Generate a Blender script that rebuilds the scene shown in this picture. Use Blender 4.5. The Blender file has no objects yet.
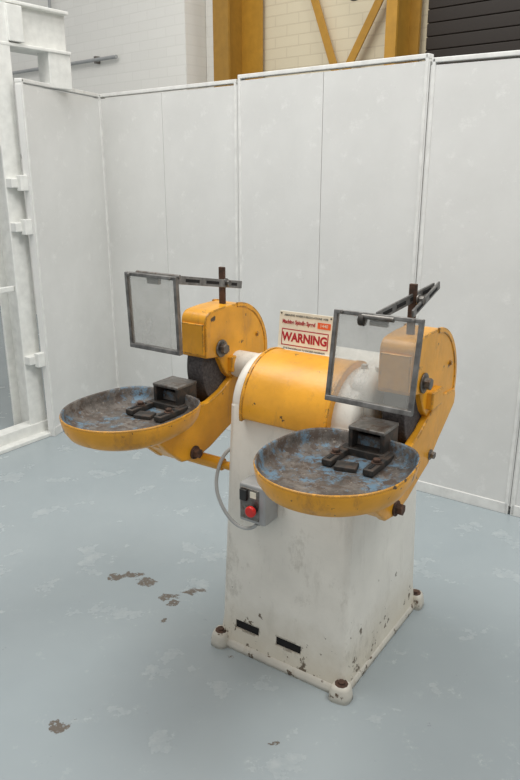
import bpy, bmesh, math, random
from mathutils import Vector, Matrix
random.seed(3)
C = bpy.context
sc = C.scene
try:
    sc.view_settings.view_transform = 'Standard'
except Exception:
    pass

# ------------------------------------------------------------ materials
def newmat(name):
    m = bpy.data.materials.new(name); m.use_nodes = True
    nt = m.node_tree
    return m, nt, nt.nodes['Principled BSDF']

def N(nt, t, **kw):
    n = nt.nodes.new(t)
    for k, v in kw.items():
        if k in n.inputs: n.inputs[k].default_value = v
        else: setattr(n, k, v)
    return n

def noise(nt, scale, detail=4, rough=.6, vec=None):
    n = N(nt, 'ShaderNodeTexNoise')
    n.inputs['Scale'].default_value = scale
    n.inputs['Detail'].default_value = detail
    n.inputs['Roughness'].default_value = rough
    if vec is not None: nt.links.new(vec, n.inputs['Vector'])
    return n.outputs['Fac']

def ramp(nt, fac, p0, p1, c0=(0,0,0,1), c1=(1,1,1,1)):
    r = N(nt, 'ShaderNodeValToRGB')
    r.color_ramp.elements[0].position = p0; r.color_ramp.elements[1].position = p1
    r.color_ramp.elements[0].color = c0; r.color_ramp.elements[1].color = c1
    nt.links.new(fac, r.inputs['Fac'])
    return r.outputs['Color']

def mix(nt, fac, a, b, mode='MIX'):
    m = N(nt, 'ShaderNodeMix'); m.data_type = 'RGBA'; m.blend_type = mode
    def s(i, v):
        if hasattr(v, 'is_linked') or hasattr(v, 'links'): nt.links.new(v, m.inputs[i])
        elif isinstance(v, (int, float)): m.inputs[i].default_value = v
        else: m.inputs[i].default_value = (*v, 1) if len(v) == 3 else v
    s(0, fac); s(6, a); s(7, b)
    return m.outputs[2]

def math_(nt, op, a, b=None, c=None):
    n = N(nt, 'ShaderNodeMath', operation=op)
    for i, v in enumerate((a, b, c)):
        if v is None: continue
        if isinstance(v, (int, float)): n.inputs[i].default_value = v
        else: nt.links.new(v, n.inputs[i])
    return n.outputs[0]

def coords(nt, kind='Object'):
    return N(nt, 'ShaderNodeTexCoord').outputs[kind]

def stretch(nt, co, s):
    v = N(nt, 'ShaderNodeVectorMath', operation='MULTIPLY'); nt.links.new(co, v.inputs[0]); v.inputs[1].default_value = s
    return v.outputs[0]

def edge_mask(nt, co, rad, lo, hi, nsc):
    """worn convex edges, broken up with noise"""
    bv = N(nt, 'ShaderNodeBevel'); bv.samples = 4; bv.inputs['Radius'].default_value = rad
    ge = N(nt, 'ShaderNodeNewGeometry')
    d = N(nt, 'ShaderNodeVectorMath', operation='DOT_PRODUCT'); nt.links.new(bv.outputs[0], d.inputs[0]); nt.links.new(ge.outputs['Normal'], d.inputs[1])
    e = math_(nt, 'SUBTRACT', 1.0, d.outputs['Value'])
    e = ramp(nt, e, .01, .08)
    n = ramp(nt, noise(nt, nsc, 6, .7, co), lo, hi)
    return math_(nt, 'MULTIPLY', e, n)

def paint(name, base, chip=(.05,.035,.025), scale=30, thr=.68, rough=.4, var=.12, low=None, edge=None, scuff=None):
    m, nt, b = newmat(name)
    co = coords(nt)
    dark = tuple(c*(1-var*1.8) for c in base); lite = tuple(min(1, c*(1+var*.5)) for c in base)
    c = ramp(nt, noise(nt, 7, 5, .6, co), .3, .7, (*dark,1), (*lite,1))
    if scuff:
        c = mix(nt, ramp(nt, noise(nt, 9, 7, .75, stretch(nt, co, (1.6,1.6,.5))), .54, .70), c, scuff)
    if low:
        sep = N(nt, 'ShaderNodeSeparateXYZ'); nt.links.new(co, sep.inputs[0])
        g = math_(nt, 'MULTIPLY_ADD', noise(nt, 14, 6, .7, co), low[3], sep.outputs[2])
        g = ramp(nt, g, low[0], low[1], (1,1,1,1), (0,0,0,1))
        c = mix(nt, g, c, low[2])
        c = mix(nt, math_(nt, 'MULTIPLY', ramp(nt, noise(nt, 5.5, 8, .8, stretch(nt, co, (1,1,.6))), .56, .66), .40), c, (.32,.29,.23))
    f = ramp(nt, noise(nt, scale, 6, .65, co), thr, thr+.015)
    if low:
        nz = math_(nt, 'SUBTRACT', noise(nt, 20, 5, .66, co), math_(nt, 'MULTIPLY', sep.outputs[2], .42))
        f = math_(nt, 'MAXIMUM', f, ramp(nt, nz, .575, .60))
    c = mix(nt, f, c, chip)
    if edge: c = mix(nt, edge_mask(nt, co, edge[0], edge[1], edge[2], edge[3]), c, chip)
    nt.links.new(c, b.inputs['Base Color'])
    b.inputs['Roughness'].default_value = rough
    bp = N(nt, 'ShaderNodeBump'); bp.inputs['Strength'].default_value = .25; bp.inputs['Distance'].default_value = .003
    nt.links.new(noise(nt, 45, 3, .6, co), bp.inputs['Height']); nt.links.new(bp.outputs[0], b.inputs['Normal'])
    return m

def metal(name, base, rough=.5, met=.6, rust=None):
    m, nt, b = newmat(name)
    co = coords(nt)
    c = ramp(nt, noise(nt, 25, 5, .65, co), .35, .7, (*[x*.55 for x in base],1), (*[min(1,x*1.3) for x in base],1))
    if rust: c = mix(nt, ramp(nt, noise(nt, 40, 5, .7, co), .5, .62), c, rust)
    nt.links.new(c, b.inputs['Base Color'])
    b.inputs['Metallic'].default_value = met; b.inputs['Roughness'].default_value = rough
    return m

YEL = (.80,.37,.022)
M_yel = paint('yellow_paint', YEL, chip=(.07,.045,.02), scale=20, thr=.665, rough=.32, var=.13, edge=(.009,.46,.50,26), scuff=(.52,.24,.035))
M_yrim = paint('yellow_tray_paint', YEL, chip=(.07,.045,.02), scale=24, thr=.625, rough=.36, var=.15, edge=(.010,.42,.47,28), scuff=(.42,.19,.03))
M_cream = paint('cream_white_paint', (.78,.76,.69), chip=(.14,.11,.075), scale=16, thr=.70, rough=.38, var=.05,
                low=(.07,.30,(.60,.55,.44),.16), edge=(.012,.49,.53,16), scuff=(.65,.63,.565))
M_base = paint('cream_base_paint', (.62,.595,.52), chip=(.12,.085,.055), scale=24, thr=.585, rough=.45, var=.10, edge=(.009,.42,.47,20), scuff=(.48,.43,.34))
M_steel = metal('worn_steel', (.22,.21,.195), .42, .75, rust=(.13,.10,.08))
M_dark = metal('dark_greasy_steel', (.052,.048,.043), .6, .3, rust=(.085,.06,.045))
M_rust = metal('rusty_iron', (.11,.06,.04), .8, .2, rust=(.045,.03,.022))
M_frame = metal('screen_frame_steel', (.24,.235,.225), .45, .7)

def plain(name, col, rough=.5, met=0):
    m, nt, b = newmat(name)
    c = ramp(nt, noise(nt, 20, 3, .5, coords(nt)), .3, .7, (*[x*.9 for x in col],1), (*[min(1,x*1.06) for x in col],1))
    nt.links.new(c, b.inputs['Base Color'])
    b.inputs['Roughness'].default_value = rough; b.inputs['Metallic'].default_value = met
    return m
M_black = plain('hole_shade_black', (.006,.006,.006), .9)  # near-black colour painted in for the shade inside slots and openings
M_red = plain('red_plastic', (.65,.02,.015), .3)
M_grey = plain('grey_switch_plastic', (.36,.37,.37), .4)
M_blackp = plain('black_plastic', (.015,.015,.015), .35)
M_sign = plain('sign_white', (.84,.80,.66), .4)
M_signred = plain('sign_red', (.42,.015,.03), .5)
M_signor = plain('sign_orange', (.85,.13,.03), .5)
M_signblk = plain('sign_black', (.05,.05,.05), .5)
M_cable = plain('grey_cable', (.42,.43,.42), .45)
M_struct = plain('white_structure_paint', (.78,.785,.75), .5)
M_colyel = plain('ochre_dark', (.36,.19,.025), .5)
M_colyel2 = plain('ochre_light', (.48,.25,.03), .5)  # lighter tone of the ochre, on the braces and some column flanges

m, nt, b = newmat('abrasive_wheel'); M_wheel = m
c = ramp(nt, noise(nt, 120, 3, .6, coords(nt)), .3, .7, (.03,.027,.027,1), (.09,.08,.08,1))
nt.links.new(c, b.inputs['Base Color']); b.inputs['Roughness'].default_value = .9

m, nt, b = newmat('tray_grime'); M_tray = m
co = coords(nt)
c = ramp(nt, noise(nt, 16, 7, .75, co), .35, .70, (.050,.042,.036,1), (.22,.195,.17,1))
c = mix(nt, ramp(nt, noise(nt, 10, 8, .78, co), .50, .57), c, (.12,.20,.27))
c = mix(nt, ramp(nt, noise(nt, 26, 7, .8, co), .51, .56), c, (.085,.062,.048))
c = mix(nt, ramp(nt, noise(nt, 60, 4, .8, co), .62, .66), c, (.27,.24,.20))
nt.links.new(c, b.inputs['Base Color']); b.inputs['Roughness'].default_value = .58; b.inputs['Metallic'].default_value = .15
bp = N(nt, 'ShaderNodeBump'); bp.inputs['Strength'].default_value = .5; bp.inputs['Distance'].default_value = .004
nt.links.new(noise(nt, 60, 4, .6, co), bp.inputs['Height']); nt.links.new(bp.outputs[0], b.inputs['Normal'])

m, nt, b = newmat('scratched_polycarbonate'); M_pane = m
b.inputs['Base Color'].default_value = (.56,.56,.52,1); b.inputs['Roughness'].default_value = .4
a = N(nt, 'ShaderNodeMapRange'); a.inputs['To Min'].default_value = .18; a.inputs['To Max'].default_value = .48
nt.links.new(noise(nt, 9, 5, .6, coords(nt)), a.inputs['Value']); nt.links.new(a.outputs[0], b.inputs['Alpha'])

m, nt, b = newmat('white_panel'); M_panel = m
co = coords(nt)
c = ramp(nt, noise(nt, 1.6, 6, .65, co), .3, .7, (.65,.65,.63,1), (.75,.75,.73,1))
c = mix(nt, ramp(nt, noise(nt, 10, 9, .8, co), .56, .74), c, (.82,.82,.80))
c = mix(nt, ramp(nt, noise(nt, 35, 6, .8, co), .69, .73), c, (.48,.47,.44))
nt.links.new(c, b.inputs['Base Color']); b.inputs['Roughness'].default_value = .5
M_pframe = plain('panel_frame_paint', (.76,.76,.735), .5)

# floor
m, nt, b = newmat('grey_floor_paint'); M_floor = m
co = coords(nt)
c = ramp(nt, noise(nt, .9, 5, .55, co), .3, .7, (.300,.348,.368,1), (.365,.412,.428,1))
c = mix(nt, ramp(nt, noise(nt, 5, 8, .78, co), .56, .68), c, (.425,.468,.475))
c = mix(nt, ramp(nt, noise(nt, 11, 8, .8, co), .64, .67), c, (.25,.28,.29))
c = mix(nt, ramp(nt, noise(nt, 28, 5, .7, co), .725, .74), c, (.14,.12,.10))
nz = N(nt, 'ShaderNodeTexNoise'); nz.inputs['Scale'].default_value = 14; nz.inputs['Detail'].default_value = 6
nz.inputs['Roughness'].default_value = .75
nt.links.new(co, nz.inputs['Vector'])
sub = N(nt, 'ShaderNodeVectorMath', operation='MULTIPLY_ADD')
nt.links.new(nz.outputs['Color'], sub.inputs[0]); sub.inputs[1].default_value = (.12,.12,0); nt.links.new(co, sub.inputs[2])
acc = None
for (x, y, r, sx) in [(-.58,2.51,.022,.5),(-.53,2.52,.022,.5),(-.46,2.47,.026,.6),(-.36,2.37,.020,.5),(-.27,2.41,.020,.4),
                      (-.60,1.70,.030,1),(.05,1.63,.007,.4),(-.10,2.02,.010,1),(-.36,2.22,.010,1),(-.33,2.32,.016,.6)]:
    d = N(nt, 'ShaderNodeVectorMath', operation='SUBTRACT'); nt.links.new(sub.outputs[0], d.inputs[0]); d.inputs[1].default_value = (x+.06, y+.06, 0)
    s = N(nt, 'ShaderNodeVectorMath', operation='MULTIPLY'); nt.links.new(d.outputs[0], s.inputs[0]); s.inputs[1].default_value = (sx, 1, 0)
    l = N(nt, 'ShaderNodeVectorMath', operation='LENGTH'); nt.links.new(s.outputs[0], l.inputs[0])
    t = math_(nt, 'LESS_THAN', l.outputs['Value'], r)
    acc = t if acc is None else math_(nt, 'MAXIMUM', acc, t)
ml = math_(nt, 'MULTIPLY', acc, ramp(nt, noise(nt, 60, 4, .7, co), .36, .46))
ml = math_(nt, 'MULTIPLY', ml, .88)
c = mix(nt, ml, c, (.11,.08,.055))
nt.links.new(c, b.inputs['Base Color'])
rr = N(nt, 'ShaderNodeMapRange'); rr.inputs['To Min'].default_value = .14; rr.inputs['To Max'].default_value = .36
nt.links.new(noise(nt, 5, 5, .6, co), rr.inputs['Value']); nt.links.new(rr.outputs[0], b.inputs['Roughness'])

def brick(name, col, mortar, bump=.4):
    m, nt, b = newmat(name)
    co = coords(nt)
    mp = N(nt, 'ShaderNodeMapping'); mp.inputs['Rotation'].default_value = (math.radians(90), 0, 0)
    nt.links.new(co, mp.inputs['Vector'])
    br = N(nt, 'ShaderNodeTexBrick'); nt.links.new(mp.outputs[0], br.inputs['Vector'])
    br.inputs['Scale'].default_value = 1; br.inputs['Brick Width'].default_value = .225; br.inputs['Row Height'].default_value = .075
    br.inputs['Mortar Size'].default_value = .005
    br.inputs['Color1'].default_value = (*col,1); br.inputs['Color2'].default_value = (*[x*.97 for x in col],1); br.inputs['Mortar'].default_value = (*mortar,1)
    nt.links.new(br.outputs['Color'], b.inputs['Base Color']); b.inputs['Roughness'].default_value = .6
    bp = N(nt, 'ShaderNodeBump'); bp.inputs['Strength'].default_value = bump; bp.inputs['Distance'].default_value = .003; bp.invert = True
    nt.links.new(br.outputs['Fac'], bp.inputs['Height']); nt.links.new(bp.outputs[0], b.inputs['Normal'])
    return m
M_brick = brick('cream_brick', (.74,.66,.48), (.66,.58,.42))
M_brickw = brick('white_brick', (.86,.85,.80), (.81,.80,.75), .25)
m, nt, b = newmat('dark_shutter'); M_shut = m
b.inputs['Base Color'].default_value = (.020,.014,.010,1); b.inputs['Roughness'].default_value = .6

# ------------------------------------------------------------ geometry helpers
def empty(name, loc=(0,0,0), rz=0):
    e = bpy.data.objects.new(name, None); C.collection.objects.link(e)
    e.location = loc; e.rotation_euler = (0,0,rz); e.empty_display_size = .1
    return e

def finish(bm, name, mats, parent=None, smooth=False, bevel=0, seg=2):
    bmesh.ops.recalc_face_normals(bm, faces=bm.faces)
    me = bpy.data.meshes.new(name); bm.to_mesh(me); bm.free()
    o = bpy.data.objects.new(name, me); C.collection.objects.link(o)
    for mm in (mats if isinstance(mats, (list,tuple)) else [mats]): me.materials.append(mm)
    if parent: o.parent = parent
    if smooth or bevel:
        for p in me.polygons: p.use_smooth = True
    if bevel:
        mo = o.modifiers.new('bev', 'BEVEL'); mo.width = bevel; mo.segments = seg; mo.limit_method = 'ANGLE'; mo.angle_limit = math.radians(35)
        wn = o.modifiers.new('wn', 'WEIGHTED_NORMAL'); wn.keep_sharp = True
    return o

def box(name, c, s, mat, parent=None, rot=(0,0,0), bevel=.003):
    bm = bmesh.new(); bmesh.ops.create_cube(bm, size=1)
    for v in bm.verts: v.co = Vector((v.co.x*s[0], v.co.y*s[1], v.co.z*s[2]))
    o = finish(bm, name, mat, parent, bevel=bevel)
    o.location = c; o.rotation_euler = rot
    return o

def cyl(name, p1, p2, r, mat, parent=None, seg=32, r2=None, bevel=.002):
    p1 = Vector(p1); p2 = Vector(p2); d = p2-p1
    bm = bmesh.new()
    bmesh.ops.create_cone(bm, cap_ends=True, segments=seg, radius1=r, radius2=r if r2 is None else r2, depth=d.length)
    q = d.to_track_quat('Z', 'Y').to_matrix().to_4x4()
    bmesh.ops.transform(bm, matrix=Matrix.Translation((p1+p2)/2) @ q, verts=bm.verts)
    return finish(bm, name, mat, parent, bevel=bevel)

def hexbolt(name, p, d, r, h, mat, parent):
    p = Vector(p); d = Vector(d).normalized()
    cyl(name+'_washer', p, p+d*h*.25, r*1.35, mat, parent, 24, bevel=.001)
    return cyl(name, p+d*h*.2, p+d*h, r, mat, parent, 6, bevel=.0015)

def prof(name, pts, u0, u1, mat, parent=None, bevel=.006, seg=3):
    bm = bmesh.new()
    a = [bm.verts.new((u0, p[0], p[1])) for p in pts]
    b = [bm.verts.new((u1, p[0], p[1])) for p in pts]
    n = len(pts)
    bm.faces.new(a); bm.faces.new(b[::-1])
    for i in range(n): bm.faces.new((a[i], b[i], b[(i+1)%n], a[(i+1)%n]))
    return finish(bm, name, mat, parent, bevel=bevel, seg=seg)

def arc(cy, cz, r, a0, a1, n=20):
    return [(cy+r*math.cos(math.radians(a0+(a1-a0)*i/n)), cz+r*math.sin(math.radians(a0+(a1-a0)*i/n))) for i in range(n+1)]

def rrect(u0, u1, hv, r, n=8):
    cu = (u0+u1)/2; hu = (u1-u0)/2
    out = []
    for (sx, sy, a0) in [(1,1,0),(-1,1,90),(-1,-1,180),(1,-1,270)]:
        for i in range(n+1):
            a = math.radians(a0+90*i/n)
            out.append((cu+sx*(hu-r)+r*math.cos(a), sy*(hv-r)+r*math.sin(a)))
    return out

def loft(name, sections, mat, parent=None, bevel=0):
    bm = bmesh.new(); rings = []
    for pts, z in sections: rings.append([bm.verts.new((p[0], p[1], z)) for p in pts])
    n = len(rings[0])
    for a, b in zip(rings, rings[1:]):
        for i in range(n): bm.faces.new((a[i], a[(i+1)%n], b[(i+1)%n], b[i]))
    bm.faces.new(rings[0][::-1]); bm.faces.new(rings[-1])
    return finish(bm, name, mat, parent, smooth=not bevel, bevel=bevel)

def tube(name, pts, r, mat, parent=None, cyclic=False):
    cu = bpy.data.curves.new(name, 'CURVE'); cu.dimensions = '3D'; cu.bevel_depth = r; cu.bevel_resolution = 4; cu.resolution_u = 10; cu.use_fill_caps = True
    sp = cu.splines.new('NURBS'); sp.points.add(len(pts)-1)
    for i, p in enumerate(pts): sp.points[i].co = (*p, 1)
    sp.use_endpoint_u = True; sp.order_u = 3
    o = bpy.data.objects.new(name+'_c', cu); C.collection.objects.link(o)
    C.view_layer.update()
    me = bpy.data.meshes.new_from_object(o.evaluated_get(C.evaluated_depsgraph_get()))
    bpy.data.objects.remove(o)
    me.materials.clear(); me.materials.append(mat)
    o = bpy.data.objects.new(name, me); C.collection.objects.link(o)
    for p in me.polygons: p.use_smooth = True
    if parent: o.parent = parent
    return o

def text(name, s, size, loc, mat, parent, sx=1.0, bold=0):
    cu = bpy.data.curves.new(name, 'FONT'); cu.body = s; cu.size = size; cu.align_x = 'CENTER'; cu.align_y = 'CENTER'; cu.extrude = .0004; cu.offset = bold
    o = bpy.data.objects.new(name+'_c', cu); C.collection.objects.link(o)
    C.view_layer.update()
    me = bpy.data.meshes.new_from_object(o.evaluated_get(C.evaluated_depsgraph_get()))
    bpy.data.objects.remove(o)
    me.materials.clear(); me.materials.append(mat)
    o = bpy.data.objects.new(name, me); C.collection.objects.link(o)
    o.parent = parent; o.location = loc; o.rotation_euler = (math.radians(90),0,0); o.scale = (sx,1,1)
    return o

# ------------------------------------------------------------ grinder
G = empty('pedestal_grinder', (.237, 2.197, 0), math.radians(-34))
loft('base_flange', [(rrect(-.268,.240,.306,.022),0),(rrect(-.268,.240,.306,.022),.014),(rrect(-.265,.237,.302,.022),.022),(rrect(-.262,.233,.298,.022),.032)], M_base, G)
for i, (x, y) in enumerate([(-.250,-.296),(.226,-.300),(.228,.300),(-.250,.300)]):
    secs = []
    for k, z in [(1.15,0),(1.10,.018),(.98,.040),(.80,.052)]:
        pts = []
        for a in range(32):
            t = a*math.pi/16; e = 3.4
            rr = (abs(math.cos(t))**e+abs(math.sin(t))**e)**(-1/e)*.030*k
            rr *= 1+.05*math.sin(3*t+i*1.7)
            pts.append((x+rr*math.cos(t), y+rr*math.sin(t)))
        secs.append((pts, z))
    loft('foot_lug_%d'%i, secs, M_base, G)
    cyl('foot_rust_%d'%i, (x,y,.050), (x,y,.054), .022, M_rust, G, 9)
    hexbolt('foot_bolt_%d'%i, (x,y,.052), (0,0,1), .012, .009, M_rust, G)

body = loft('pedestal_body', [(rrect(-.264,.236,.300,.018),.02),(rrect(-.258,.230,.293,.018),.05),(rrect(-.252,.226,.286,.018),.11),(rrect(-.243,.220,.273,.020),.45),
                              (rrect(-.233,.213,.257,.024),.88),(rrect(-.220,.199,.245,.022),.90)], M_cream, G)
VENT = [(-.145,.098),(.020,.096)]
for i, (x, z) in enumerate(VENT):
    cut = box('cut%d'%i, (x,-.29,z), (.096,.08,.032), M_black, G, bevel=0)
    md = body.modifiers.new('b%d'%i, 'BOOLEAN'); md.object = cut; md.operation = 'DIFFERENCE'; md.solver = 'EXACT'
C.view_layer.update()
me = bpy.data.meshes.new_from_object(body.evaluated_get(C.evaluated_depsgraph_get()))
body.modifiers.clear(); body.data = me
for o in [o for o in bpy.data.objects if o.name.startswith('cut')]: bpy.data.objects.remove(o)
try: me.set_sharp_from_angle(angle=math.radians(30))
except Exception: pass
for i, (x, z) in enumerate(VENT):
    box('vent_shade_%d'%i, (x,-.265,z), (.095,.036,.031), M_black, G, bevel=0)  # black block fills the cut, standing in for the shade inside

head = [(-.255,.84)] + arc(-.10,.865,.155,180,90,16) + [(.06,1.02)] + arc(.10,.865,.155,90,0,12) + [(.255,.84)]
prof('pedestal_head', head, -.233, .213, M_cream, G, bevel=.024, seg=4)
cov = arc(-.108,.868,.172,186,62,28) + arc(-.108,.868,.12,62,186,10)
prof('belt_cover', cov, -.172, .130, M_yel, G, bevel=.007)
prof('belt_cover_lip', arc(-.108,.868,.1755,188,62,28)+arc(-.108,.868,.13,62,188,10), -.176, -.164, M_yel, G, bevel=.003)
prof('belt_cover_lip_r', arc(-.108,.868,.1755,188,62,28)+arc(-.108,.868,.13,62,188,10), .122, .134, M_yel, G, bevel=.003)

cyl('bearing_housing_r', (.15,-.03,.955), (.262,-.03,.955), .085, M_cream, G, 48, bevel=.012)
cyl('bearing_boss_r', (.145,-.12,.945), (.235,-.12,.945), .088, M_cream, G, 48, bevel=.024)
cyl('bearing_cap_bolt_a', (.17,-.12,1.03), (.17,-.12,1.045), .011, M_cream, G, 6)
cyl('bearing_cap_bolt_b', (.215,-.12,1.03), (.215,-.12,1.045), .011, M_cream, G, 6)
cyl('bearing_housing_l', (-.15,-.03,.945), (-.37,-.03,.945), .048, M_cream, G, 48, bevel=.012)
cyl('spindle', (-.47,-.03,.955), (.37,-.03,.955), .022, M_steel, G)

def grinding_head(tag, uc, outer, toff, R):
    hw = .052
    g = arc(-.038,.968,.190,-28,90,26) + [(-.10,1.158),(-.165,1.154)] + arc(-.17,1.118,.035,85,180,6) + [(-.205,1.0),(-.14,.99),(-.105,.93),(-.06,.89),(.05,.875)]
    prof('wheel_guard_'+tag, g, uc-hw, uc+hw, M_yel, G, bevel=.008)
    for s in (-1, 1):
        g2 = arc(-.038,.968,.194,-20,88,26) + arc(-.038,.968,.178,88,-20,26)
        prof('guard_rim_%s_%d'%(tag, s), g2, uc+s*hw-.004, uc+s*hw+.003, M_yel, G, bevel=.002)
    box('guard_front_plate_'+tag, (uc,-.208,1.062), (.092,.008,.105), M_yel, G, bevel=.003)
    cyl('grinding_wheel_'+tag, (uc-.034,-.03,.955), (uc+.034,-.03,.955), .176, M_wheel, G, 72, bevel=.004)
    cyl('wheel_flange_'+tag, (uc-.045,-.03,.955), (uc+.045,-.03,.955), .06, M_steel, G, 40)
    b = [(-.43,.835),(-.30,.85),(-.20,.853),(-.13,.875),(-.03,.93),(.02,.945),(.145,.935),(.152,.915),(.148,.885),(.09,.845),(.02,.80),(-.05,.745),(-.11,.725),
         (-.20,.69),(-.28,.672),(-.35,.685),(-.42,.745),(-.47,.80)]
    x0, x1 = uc-.055, uc+.055
    prof('tray_bracket_cheek_a_'+tag, b, x0-.004, x0+.022, M_yel, G, bevel=.006)
    prof('tray_bracket_cheek_b_'+tag, b, x1-.022, x1+.004, M_yel, G, bevel=.006)
    w = [(-.43,.832),(-.215,.835),(-.20,.79),(-.12,.76),(.0,.80),(.10,.86),(.135,.92),(.145,.89),(.02,.802),(-.05,.75),(-.11,.73),(-.20,.695),(-.28,.677),(-.35,.69),(-.42,.75)]
    prof('tray_bracket_web_'+tag, w, x0+.01, x1-.01, M_yel, G, bevel=.003)
    for sgn in (1, -1):
        xx = uc+sgn*.059
        hexbolt('bracket_bolt_a_%s_%d'%(tag,sgn), (xx,-.045,.775), (sgn,0,0), .012, .016, M_steel, G)
        hexbolt('bracket_bolt_b_%s_%d'%(tag,sgn), (xx,-.29,.70), (sgn,0,0), .017, .024, M_rust, G)
        box('guard_clamp_%s_%d'%(tag,sgn), (uc+sgn*.055,-.045,.955), (.034,.085,.055), M_yel, G, bevel=.006)
        hexbolt('guard_bolt_%s_%d'%(tag,sgn), (uc+sgn*.052,-.125,1.02), (sgn,0,0), .018, .024, M_steel, G)
        cyl('guard_boss_%s_%d'%(tag,sgn), (uc+sgn*.052,-.125,1.02), (uc+sgn*.058,-.125,1.02), .03, M_steel, G)
        hexbolt('guard_stud_%s_%d'%(tag,sgn), (uc+sgn*.052,.09,1.03), (sgn,0,0), .007, .007, M_yel, G)
    tc = (uc+toff, -.495)
    def outl(k):
        pts = []
        for i in range(72):
            a = 2*math.pi*i/72; cx, sy = math.cos(a), math.sin(a)
            e = 2.0 if sy < 0 else 2.0+1.6*sy
            rr = (abs(cx)**e+abs(sy)**e)**(-1/e)
            pts.append((tc[0]+R*k*rr*cx, tc[1]+.196*k*rr*sy*1.05))
        return pts
    secs = [(.55,.812,0),(.78,.818,0),(.91,.833,0),(.985,.857,0),(1.01,.880,0),(1.017,.892,0),(1.005,.897,0),(.982,.893,1),(.965,.872,1),(.92,.856,1),(.84,.848,1),(.5,.845,1),(.2,.844,1)]
    bm = bmesh.new(); rings = []
    for k, z, mi in secs: rings.append([bm.verts.new((p[0],p[1],z)) for p in outl(k)])
    for j in range(len(rings)-1):
        for i in range(72):
            f = bm.faces.new((rings[j][i], rings[j][(i+1)%72], rings[j+1][(i+1)%72], rings[j+1][i])); f.material_index = secs[j+1][2]
    bm.faces.new(rings[0][::-1]); f = bm.faces.new(rings[-1]); f.material_index = 1
    finish(bm, 'tray_'+tag, [M_yrim, M_tray], G, smooth=True)

    # tool rest: open-fronted block on two slotted slide bars
    ru = uc-.022
    z0 = .864
    for s in (-1, 1):
        box('rest_side_%s_%d'%(tag,s), (ru+s*.047,-.282,z0+.030), (.013,.095,.062), M_dark, G)
        box('rest_slide_%s_%d'%(tag,s), (ru+s*.060,-.365,z0-.008), (.030,.15,.018), M_dark, G)
        box('rest_slot_shade_%s_%d'%(tag,s), (ru+s*.060,-.395,z0+.0015), (.009,.07,.002), M_black, G, bevel=0)  # thin black plate painted as the dark of a slot, no hole cut
        hexbolt('rest_bolt_%s_%d'%(tag,s), (ru+s*.060,-.385,z0+.001), (0,0,1), .011, .012, M_rust, G)
    box('rest_top_'+tag, (ru,-.282,z0+.060), (.107,.10,.011), M_steel, G)
    box('rest_base_'+tag, (ru,-.285,z0-.010), (.125,.11,.028), M_dark, G)
    box('rest_back_'+tag, (ru,-.240,z0+.030), (.092,.010,.055), M_black, G)
    box('rest_pad_'+tag, (ru-.01,-.42,z0-.014), (.06,.045,.014), M_dark, G, rot=(0,0,.25))

grinding_head('left', -.412, -1, -.032, .190)
grinding_head('right', .304, 1, -.032, .196)

cyl('tray_spigot', (-.43,-.235,.655), (-.275,-.235,.655), .022, M_yel, G, bevel=.004)
cyl('tray_spigot_end', (-.275,-.235,.655), (-.235,-.235,.655), .014, M_yel, G)
cyl('tray_spigot_r', (.20,-.235,.70), (.33,-.235,.70), .022, M_yel, G, bevel=.004)

def shield(tag, c, tilt, w=.235, h=.24):
    E = bpy.data.objects.new('eye_shield_'+tag, None); C.collection.objects.link(E); E.parent = G
    E.location = c; E.rotation_euler = (tilt, 0, 0)
    t = .011
    box('shield_top_'+tag, (0,0,h/2), (w+t,.016,t), M_frame, E, bevel=.002)
    box('shield_bottom_'+tag, (0,0,-h/2), (w+t,.018,t*1.3), M_frame, E, bevel=.002)
    for s in (-1,1):
        box('shield_side_%s_%d'%(tag,s), (s*w/2,0,0), (t,.016,h), M_frame, E, bevel=.002)
        hexbolt('shield_screw_%s_%d'%(tag,s), (s*w*.42,-.009,h/2), (0,-1,0), .004, .005, M_steel, E)
    box('shield_pane_'+tag, (0,0,0), (w-.004,.004,h-.004), M_pane, E, bevel=0)
    box('shield_lug_'+tag, (.0,.012,h/2-.012), (.05,.014,.03), M_frame, E)
    return E
shield('left', (-.452,-.35,1.168), math.radians(2), w=.200, h=.232)
shield('right', (.298,-.345,1.125), math.radians(-9), w=.236, h=.232)

def bar(name, p1, p2, wd, th, mat, slots=3):
    p1, p2 = Vector(p1), Vector(p2); d = p2-p1; L = d.length
    o = box(name, (0,0,0), (L, th, wd), mat, G, bevel=.0015)
    x = d.normalized(); y = Vector((0,0,1)).cross(x).normalized(); z = x.cross(y)
    M = Matrix((x,y,z)).transposed().to_4x4(); M.translation = (p1+p2)/2
    o.matrix_local = M
    for k in range(slots):
        f = (k+.5)/slots-.5
        for s in (-1,1):
            q = box(name+'_slot%d%d'%(k,s), (0,0,0), (L/slots*.6, .001, wd*.38), M_black, G, bevel=0)  # black plate on each face, painted dark in place of an open slot
            q.matrix_local = M @ Matrix.Translation((f*L*.92, s*(th/2+.0003), 0))
    return o
bar('shield_arm_left', (-.350,-.345,1.279), (-.392,.04,1.210), .026, .006, M_frame)
box('shield_post_left', (-.40,-.06,1.210), (.022,.012,.145), M_rust, G, bevel=.002)
cyl('shield_pivot_left', (-.52,-.345,1.289), (-.342,-.345,1.289), .006, M_steel, G, 16)
hexbolt('shield_clamp_left', (-.386,-.06,1.230), (1,0,0), .012, .018, M_steel, G)
bar('shield_arm_right', (.296,-.33,1.238), (.320,.0,1.272), .026, .006, M_frame, 4)
bar('shield_link_right', (.340,-.20,1.228), (.332,.01,1.278), .022, .006, M_frame, 2)
box('shield_post_right', (.310,-.13,1.22), (.022,.012,.155), M_rust, G, bevel=.002)
cyl('shield_pivot_right', (.255,-.332,1.236), (.345,-.332,1.236), .007, M_steel, G, 16)
cyl('shield_knob_right', (.248,-.33,1.226), (.264,-.33,1.226), .016, M_dark, G, 16)
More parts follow.
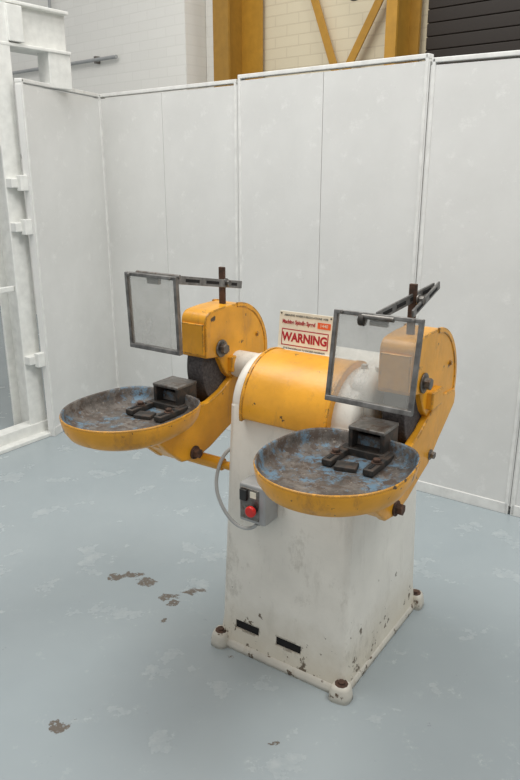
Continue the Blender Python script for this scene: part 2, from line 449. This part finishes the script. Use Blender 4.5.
hexbolt('shield_clamp_right', (.325,-.13,1.255), (1,0,0), .012, .018, M_steel, G)

S = bpy.data.objects.new('warning_sign', None); C.collection.objects.link(S); S.parent = G
S.location = (-.107,.0,1.070); S.rotation_euler = (math.radians(-6),0,0)
box('sign_plate', (0,0,0), (.204,.004,.152), M_sign, S, bevel=.001)
box('sign_border', (0,-.0022,-.010), (.178,.001,.056), M_signred, S, bevel=0)
box('sign_inner', (0,-.0026,-.010), (.171,.001,.049), M_sign, S, bevel=0)
text('sign_warning', 'WARNING', .040, (0,-.0034,-.010), M_signred, S, sx=.88, bold=.0016)
text('sign_title', 'Machine Spindle Speed', .0185, (-.026,-.0026,.041), M_signred, S, bold=.0005, sx=.74)
box('sign_speed_label', (.070,-.0026,.041), (.048,.001,.020), M_signor, S, bevel=0)
text('sign_speed', '1440', .015, (.070,-.0034,.041), M_sign, S)
text('sign_line_0', 'ABRASIVE WHEELS REGULATIONS 1970', .0095, (0,-.0026,.063), M_signblk, S)
text('sign_line_1', 'IT IS DANGEROUS TO EXCEED MAXIMUM', .0085, (0,-.0026,-.048), M_signblk, S)
text('sign_line_2', 'SPEED OF WHEELS FITTED', .0085, (0,-.0026,-.060), M_signblk, S)
for x in (-.085,.085):
    box('sign_leg_%d'%(x>0), (x,.005,-.050), (.012,.006,.07), M_steel, S)
box('sign_foot', (-.107,.01,1.02), (.19,.03,.008), M_cream, G)
for i,(x,z) in enumerate([(-.094,.068),(.094,.068),(-.094,-.068),(.094,-.068)]):
    cyl('sign_screw_%d'%i, (x,-.002,z), (x,-.004,z), .003, M_steel, S, 12, bevel=0)

box('switch_box', (-.085,-.305,.605), (.098,.075,.130), M_grey, G, bevel=.007)
box('switch_face', (-.093,-.3435,.605), (.070,.004,.105), M_steel, G, bevel=.002)
box('switch_start', (-.112,-.349,.635), (.026,.012,.038), M_blackp, G, bevel=.003)
cyl('switch_stop_stem', (-.074,-.343,.594), (-.074,-.362,.594), .012, M_blackp, G, 24)
cyl('switch_stop', (-.074,-.358,.594), (-.074,-.374,.594), .018, M_red, G, 32, bevel=.005)
box('switch_label', (-.078,-.346,.640), (.022,.003,.02), M_sign, G, bevel=0)
cyl('conduit_gland', (-.085,-.305,.543), (-.085,-.305,.522), .013, M_steel, G, 20)
tube('power_conduit', [(-.085,-.305,.53),(-.10,-.31,.500),(-.16,-.315,.492),(-.22,-.31,.53),(-.272,-.29,.60),(-.272,-.25,.69),(-.25,-.20,.72),(-.228,-.18,.725)], .006, M_cable, G)

# ------------------------------------------------------------ floor
bm = bmesh.new(); bmesh.ops.create_cube(bm, size=1)
for v in bm.verts: v.co = Vector((v.co.x*18, v.co.y*16+4, v.co.z*.1-.05))
finish(bm, 'floor', M_floor)

# ------------------------------------------------------------ partition screen
def panel_run(name, p0, p1, leaves, H=2.05, T=.045, z0=.012):
    p0 = Vector((*p0,0)); p1 = Vector((*p1,0)); d = p1-p0; L = d.length
    E = empty(name, p0, math.atan2(d.y, d.x))
    n = leaves; w = L/n
    for i in range(n):
        box('leaf_%d'%i, (w*(i+.5),0,z0+.03+(H-.06-z0)/2+.0), (w-.0025,T*.8,H-.06-z0), M_panel, E, bevel=.0015)
    g = .012
    box('frame_top', (L/2,0,H-.010), (L-g,T,.020), M_pframe, E, bevel=.003)
    box('frame_bottom', (L/2,0,.028), (L-g,T,.056), M_pframe, E, bevel=.003)
    for x in (.010+g/2, L-.010-g/2):
        box('frame_stile_%d'%(x>.1), (x,0,H/2), (.016,T,H-.002), M_pframe, E, bevel=.003)
    for z in (.35, 1.05, 1.75):
        cyl('hinge_%d'%int(z*100), (L,.028,z-.04), (L,.028,z+.04), .007, M_pframe, E, 12, bevel=0)
    return E
A = (-1.05,4.97); B = (-.112,4.143); D = (.761,3.382); E2 = (1.215,3.065)
panel_run('partition_panel', A, B, 2, H=2.06)
panel_run('partition_panel', B, D, 2, H=2.08)
panel_run('partition_panel', D, E2, 1, H=2.06)
panel_run('partition_panel', E2, (1.85,2.63), 1, H=2.06)
panel_run('partition_panel', (-1.303,4.08), (-1.065,4.955), 1, H=2.06)

# ------------------------------------------------------------ building behind
P0 = Vector((-.08,6.1,0)); ang = math.atan2(-.657,.754)
def wallpart(name, s0, s1, z0, z1, off, th, mat, parent=None, bevel=0):
    E = box(name, (0,0,0), (s1-s0, th, z1-z0), mat, parent, bevel=bevel)
    loc = Vector(((s0+s1)/2, -off+th/2, (z0+z1)/2))
    if parent is None:
        R = Matrix.Rotation(ang, 3, 'Z'); E.location = P0 + R @ loc; E.rotation_euler = (0,0,ang)
    else: E.location = loc
    return E
wallpart('wall_back', -7, 4.6, 0, 4.2, 0, .2, M_brick)
wallpart('wall_pier', -7, -.46, 0, 4.2, .26, .258, M_brickw)
wallpart('wall_recess', -.455, -.20, 0, 4.2, .03, .028, M_brickw)
Wc = empty('steel_portal_frame', P0, ang)
wallpart('flange_front', -.13, .03, 0, 4.2, .28, .02, M_colyel, Wc)
wallpart('web', -.07, -.03, 0, 4.2, .26, .20, M_colyel, Wc)
wallpart('flange_back', -.20, .17, 0, 4.2, .06, .022, M_colyel2, Wc)
wallpart('flange_front_2', 1.40, 1.48, 0, 4.2, .26, .02, M_colyel2, Wc)
wallpart('web_2', 1.42, 1.46, 0, 4.2, .24, .18, M_colyel, Wc)
wallpart('flange_back_2', 1.34, 1.53, 0, 4.2, .06, .022, M_colyel, Wc)
def brace(name, a, b, off):
    a = Vector((a[0],-off,a[1])); b = Vector((b[0],-off,b[1])); d = b-a
    o = box(name, (a+b)/2, (.06,.012,d.length), M_colyel2, Wc, bevel=.002)
    o.rotation_euler = (0, math.atan2(d.x, d.z), 0)
brace('brace_bar_1', (.40,3.4), (1.04,1.85), .05)
brace('brace_bar_2', (1.50,3.1), (.74,1.85), .085)
Sh = empty('roller_shutter', P0, ang)
for i in range(52):
    z = .01+i*.08
    o = wallpart('slat_%d'%i, 1.58, 4.5, z, z+.078, .05, .03, M_shut, Sh, bevel=.006)
Pp = empty('wall_pipe', P0, ang)
cyl('pipe', (-4.5,-.30,2.53), (-1.30,-.30,2.53), .016, M_grey, Pp)
cyl('pipe_return', (-2.25,-.30,2.42), (-2.25,-.30,3.3), .014, M_grey, Pp)
for x in (-3.2,-2.4,-1.6): box('pipe_clip_%d'%int(-x*10), (x,-.285,2.53), (.03,.05,.06), M_steel, Pp)
Rm = Matrix.Rotation(ang, 3, 'Z')
tube('hanging_cable', [P0+Rm@Vector(p) for p in [(.80,-.16,3.2),(.92,-.16,2.85),(1.06,-.20,2.68),(1.22,-.34,2.62),(1.42,-.36,2.68),(1.56,-.36,3.2)]], .006, M_blackp)

# ------------------------------------------------------------ white steel frame on the left
F = empty('steel_rack_frame', (-1.42,4.10,0), math.radians(55))
def fb(name, c, s, rot=(0,0,0), mat=M_struct): return box(name, c, s, mat, F, rot=rot, bevel=.004)
fb('base_channel', (-.40,0,.045), (1.10,.09,.09))
fb('base_channel_lip', (-.40,-.065,.012), (1.10,.07,.024))
fb('post_web', (.02,.05,1.25), (.02,.15,2.5))
fb('post_flange_a', (.02,-.03,1.25), (.12,.016,2.5))
fb('post_flange_b', (.02,.13,1.25), (.12,.016,2.5))
fb('post_front', (-.85,.05,1.25), (.11,.14,2.5))
fb('top_beam', (-.25,.05,2.34), (1.50,.10,.20))
fb('top_beam_flange', (-.25,.05,2.445), (1.50,.18,.018))
fb('top_beam_flange_low', (-.25,.05,2.235), (1.50,.18,.018))
fb('cross_beam', (.12,.40,2.34), (.10,.90,.18))
fb('beam_stub', (.42,.02,2.14), (.16,.10,.20))
fb('mid_rail', (-.42,.0,.93), (.86,.03,.03))
fb('diagonal', (-.16,.0,1.93), (.75,.06,.08), rot=(0,math.radians(52),0))
for i, z in enumerate((.50,1.28,1.52)):
    fb('bracket_%d'%i, (.03,-.06,z), (.13,.05,.05))
    fb('bracket_ear_%d'%i, (.03,-.095,z), (.05,.04,.085))

# ------------------------------------------------------------ light
w = bpy.data.worlds.new('World'); sc.world = w; w.use_nodes = True
bg = w.node_tree.nodes['Background']; bg.inputs[0].default_value = (1,.99,.98,1); bg.inputs[1].default_value = .58
def area(name, loc, size, sy, e, tgt, col=(1,1,1)):
    l = bpy.data.lights.new(name, 'AREA'); l.shape = 'RECTANGLE'; l.size = size; l.size_y = sy; l.energy = e; l.color = col
    o = bpy.data.objects.new(name, l); C.collection.objects.link(o); o.location = loc
    o.rotation_euler = (Vector(tgt)-Vector(loc)).to_track_quat('-Z','Y').to_euler()
area('ceiling_lamp', (-1.2,2.6,4.6), 2.4, 2.4, 112, (-.1,3.0,0), (1,.985,.95))
area('ceiling_lamp', (2.0,1.4,4.6), 1.6, 1.6, 78, (.3,2.8,0.5), (1,.985,.95))

# ------------------------------------------------------------ camera
cam = bpy.data.cameras.new('camera'); co_ = bpy.data.objects.new('camera', cam); C.collection.objects.link(co_)
co_.location = (0,0,1.6); co_.rotation_euler = (math.radians(90-17.6),0,0)
cam.sensor_fit = 'VERTICAL'; cam.sensor_height = 36; cam.lens = 700/780*36
sc.camera = co_
